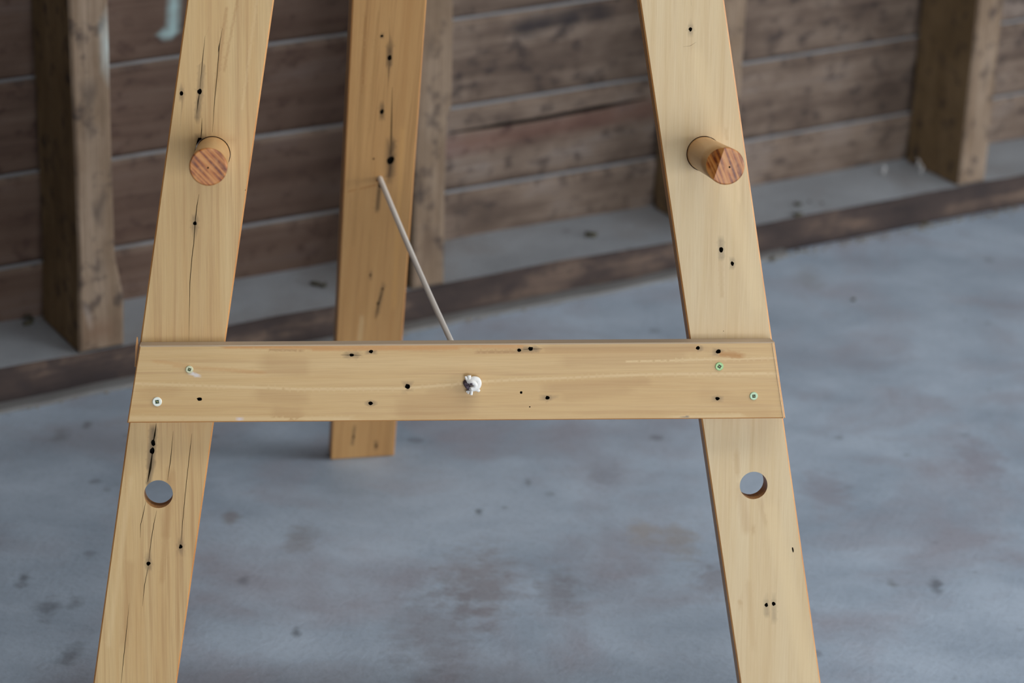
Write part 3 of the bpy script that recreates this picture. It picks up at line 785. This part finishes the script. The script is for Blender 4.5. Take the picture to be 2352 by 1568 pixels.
# rear leg
def B(px, py): return REAR.hit(px, py)
zt_ = 0.985; Lr = zt_ / BV.z
hw = LEG_W / 2
rear_out = [(-hw, THICK * -BN.z * 0 + 0.0), (hw, 0.0), (hw + REAR_SHEAR * Lr, Lr), (-hw + REAR_SHEAR * Lr, Lr)]
rear_holes = [(877, 83, 4.5, 1.2), (895, 133, 7, 1.6), (877, 257, 7, 1.6), (897, 368, 12, 1.5), (858, 365, 3.5, 1.2), (851, 632, 4, 1.1), (879, 664, 4, 1.4), (868, 697, 5, 1.3), (864, 1024, 5, 1.2), (812, 1003, 3, 3.0), (873, 424, 6, 2.2)]
rear_cr = [([(894, 142), (891, 200)], 2, .8), ([(901, 200), (899, 290), (897, 355)], 1.6, 5), ([(897, 380), (894, 405)], 5, 1.5), ([(878, 668), (873, 684), (868, 698), (863, 735)], 3, 2), ([(894, 40), (895, 120)], .8, 2), ([(871, 436), (866, 480)], 4, 1)]
rear_st = [streak(B, (895, 110), (894, 150), 11, BLK, .7), streak(B, (877, 245), (877, 268), 9, BLK, .6), streak(B, (899, 330), (896, 405), 14, BLK, .8), streak(B, (873, 415), (867, 480), 9, BLK, .7), streak(B, (879, 660), (866, 720), 8, BLK, .6), streak(B, (877, 83), (877, 84), 8, BLK, .5),
           streak(B, (851, 625), (850, 640), 7, BLK, .5), streak(B, (814, 985), (809, 1020), 6, BLK, .6), streak(B, (864, 1015), (864, 1030), 8, BLK, .5), streak(B, (835, 200), (812, 560), 8, BRN, .6), streak(B, (870, 30), (850, 300), 5, BRN, .6), streak(B, (840, 40), (828, 300), 5, srgb(150, 108, 62), .5), streak(B, (800, 440), (865, 425), 5, srgb(160, 110, 60), .6), streak(B, (850, 540), (838, 780), 7, BRN, .5), streak(B, (925, 300), (905, 700), 10, srgb(206, 158, 96), .4), streak(B, (832, 730), (826, 780), 10, PALEW, .3)]
ch = B(871, 414)
rear = board('rear_leg', rear_out, THICK, ['pine_rear', 'pine_edge', 'pine_side', 'hole'], easel, Matrix.Translation((0, 0, THICK * max(0.0, BN.z) + .0002)) @ REAR.mat(), through=[circle(ch, .0036, 14)], blind=holes(rear_holes, B, (0, 1), 400) + cracks(rear_cr, B), tint=streaks(rear_st), extra=dense(rear_st), detail_box=(-.1, .75), step=(0.004, 0.009))
# hinge bar and head board, above the picture
hv = (1.0 - 0.3431) / cos(LEAN)
hc_ = lambda V: (-0.2295 + tan(.1479) * V, 0.2361 - tan(.1654) * V)
a0, a1 = hc_(hv)
BK = Frame(EASEL.at(0, 0, -THICK - 0.0003), EU, EV, EN)
board('hinge_bar', [(a0 - .04, hv - .0), (a1 + .04, hv - .0), (a1 + .03, hv + .066), (a0 - .03, hv + .066)], THICK, ['pine_rail', 'pine_edge', 'pine_edge', 'hole'], easel, BK.mat(), grain='u', step=(.02, .01))
a0, a1 = hc_(1.08)
board('head_board', [(a0 - .045, 1.08), (a1 + .045, 1.08), (a1 + .035, 1.145), (a0 - .035, 1.145)], THICK, ['pine_rail', 'pine_edge', 'pine_edge', 'hole'], easel, RF.mat(), grain='u', step=(.02, .01))
top_c = REAR.at(REAR_SHEAR * Lr, Lr, -THICK / 2)
hb_c = EASEL.at(((top_c - EASEL.o).dot(EU)), hv + .004, -2 * THICK - .003)
t = NT('hinge_steel'); t.b.inputs['Metallic'].default_value = 0.9; M['steel'] = t.out(t.mix(t.noise(t.coords('Object', (200, 200, 200)), 1, 3), srgb(150, 150, 150), srgb(110, 108, 104)), 0.4, 0.5)
tube('hinge', [hb_c - EU * .03, hb_c - EU * .01, hb_c + EU * .01, hb_c + EU * .03], .004, ['steel'], easel, Matrix.Identity(4), seg=10)

# cord from the rear leg through the crossbar, knotted in front
t = NT('white_cord'); o_ = t.coords(scale=(12, 900, 1)); w_ = t.node('ShaderNodeTexWave', i_Scale=1.0); w_.wave_type = 'BANDS'; w_.bands_direction = 'DIAGONAL'; t.link(o_, w_.inputs['Vector'])
M['cord'] = t.out(t.mix(w_.outputs[0], srgb(206, 198, 188), srgb(236, 232, 226)), 0.8, 0.2); t.bump(w_.outputs[0], .3, .0005)
t = NT('white_cord_knot'); n_ = t.noise(t.coords('Object', (900, 900, 900)), 1, 3); M['knot'] = t.out(t.mix(n_, srgb(226, 224, 220), srgb(246, 244, 240)), 0.75, 0.2); t.bump(n_, .3, .0004)
t = NT('dark_grey_nub'); n_ = t.noise(t.coords('Object', (1400, 1400, 1400)), 1, 2); M['nub'] = t.out(t.mix(t.ramp(n_, [(.4, 0.0), (.6, 1.0)]), srgb(56, 48, 56), srgb(112, 100, 110)), 0.9, 0.1)
P0 = REAR.at(ch[0], ch[1], -THICK * .6); P0 = P0 + V3((0, 0, THICK * max(0.0, BN.z)))
P1 = RF.at(KN[0], KN[1], -THICK * .9); P2 = RF.at(KN[0], KN[1], .001)
pts = [P0.lerp(P1, i / 24) - ZZ * .004 * sin(pi * i / 24) for i in range(25)] + [P2]
cord = tube('cord', pts, 0.0025, ['cord'], easel, Matrix.Identity(4), seg=12)
cord['label'] = 'taut white cord'
K = 1 / 2740.0
def kp(px, py, z): q = Rp(px, py); return (q[0], q[1], z)
def ktube(bm_all, pts, r, seg=10, n=6):
    P = []
    pts = [V3(p) for p in pts]
    if len(pts) > 2:
        for i in range(len(pts) - 1):
            a, b, c, d = pts[max(0, i - 1)], pts[i], pts[i + 1], pts[min(len(pts) - 1, i + 2)]
            for k in range(n):
                u = k / n
                P.append(.5 * ((2 * b) + (c - a) * u + (2 * a - 5 * b + 4 * c - d) * u * u + (3 * b - a - 3 * c + d) * u ** 3))
        P.append(pts[-1])
    else: P = pts
    rr = r if not isinstance(r, tuple) else [r[0] + (r[1] - r[0]) * i / (len(P) - 1) for i in range(len(P))]
    b = tube(None, P, rr, None, None, None, seg)
    me = bpy.data.meshes.new('x'); b.to_mesh(me); b.free(); bm_all.from_mesh(me); bpy.data.meshes.remove(me)
bm = bmesh.new()
# big strand: out of the hole, over to the right, down and round under
ktube(bm, [kp(1080, 882, -.002), kp(1079, 874, .004), kp(1086, 867, .006), kp(1096, 869, .006), kp(1099, 878, .0055), kp(1095, 887, .005), kp(1086, 890, .005), kp(1080, 886, .006)], .0022)
# inner turn
ktube(bm, [kp(1074, 872, .006), kp(1083, 873, .0085), kp(1090, 878, .0085), kp(1088, 886, .0075), kp(1080, 889, .0075)], .0019)
ktube(bm, [kp(1080, 889, .0075), kp(1090, 891, .004), kp(1097, 894, .0025), kp(1100, 897, .002)], (.0019, .0013))
# frayed ends
ktube(bm, [kp(1078, 873, .006), kp(1077, 866, .006), kp(1076, 859, .006)], (.0017, .0016))
ktube(bm, [kp(1073, 872, .005), kp(1070, 866, .006), kp(1068, 861, .006)], (.0012, .0009))
ktube(bm, [kp(1082, 890, .006), kp(1082, 897, .005), kp(1081, 904, .005)], (.0013, .0012))
ktube(bm, [kp(1079, 892, .005), kp(1075, 896, .004), kp(1070, 897, .004)], (.0010, .0008))
ktube(bm, [kp(1076, 894, .005), kp(1075, 899, .004), kp(1074, 902, .004)], (.0009, .0008))
me = bpy.data.meshes.new('knot'); bm.to_mesh(me); bm.free()
knot = link('knot', me, ['knot'], cord, RF.mat()); knot['label'] = 'white knot with frayed ends'
bm = bmesh.new()
ktube(bm, [kp(1069, 877, .0005), kp(1070, 880, .004), kp(1074, 886, .0045), kp(1079, 891, .004), kp(1080, 893, .001)], .0021)  # dark grey nubs at the left of the knot
ktube(bm, [kp(1069, 874, .002), kp(1072, 879, .0045), kp(1075, 888, .004)], .0016)
ktube(bm, [kp(1079.5, 877.5, .008), kp(1081, 877, .0098), kp(1082.5, 877, .0098)], .0009)  # shade of the gap in the knot, put in as a dark dot
me = bpy.data.meshes.new('dark_nub'); bm.to_mesh(me); bm.free()
link('dark_nub', me, ['nub'], cord, RF.mat())['label'] = 'dark grey nubs beside and on the knot'
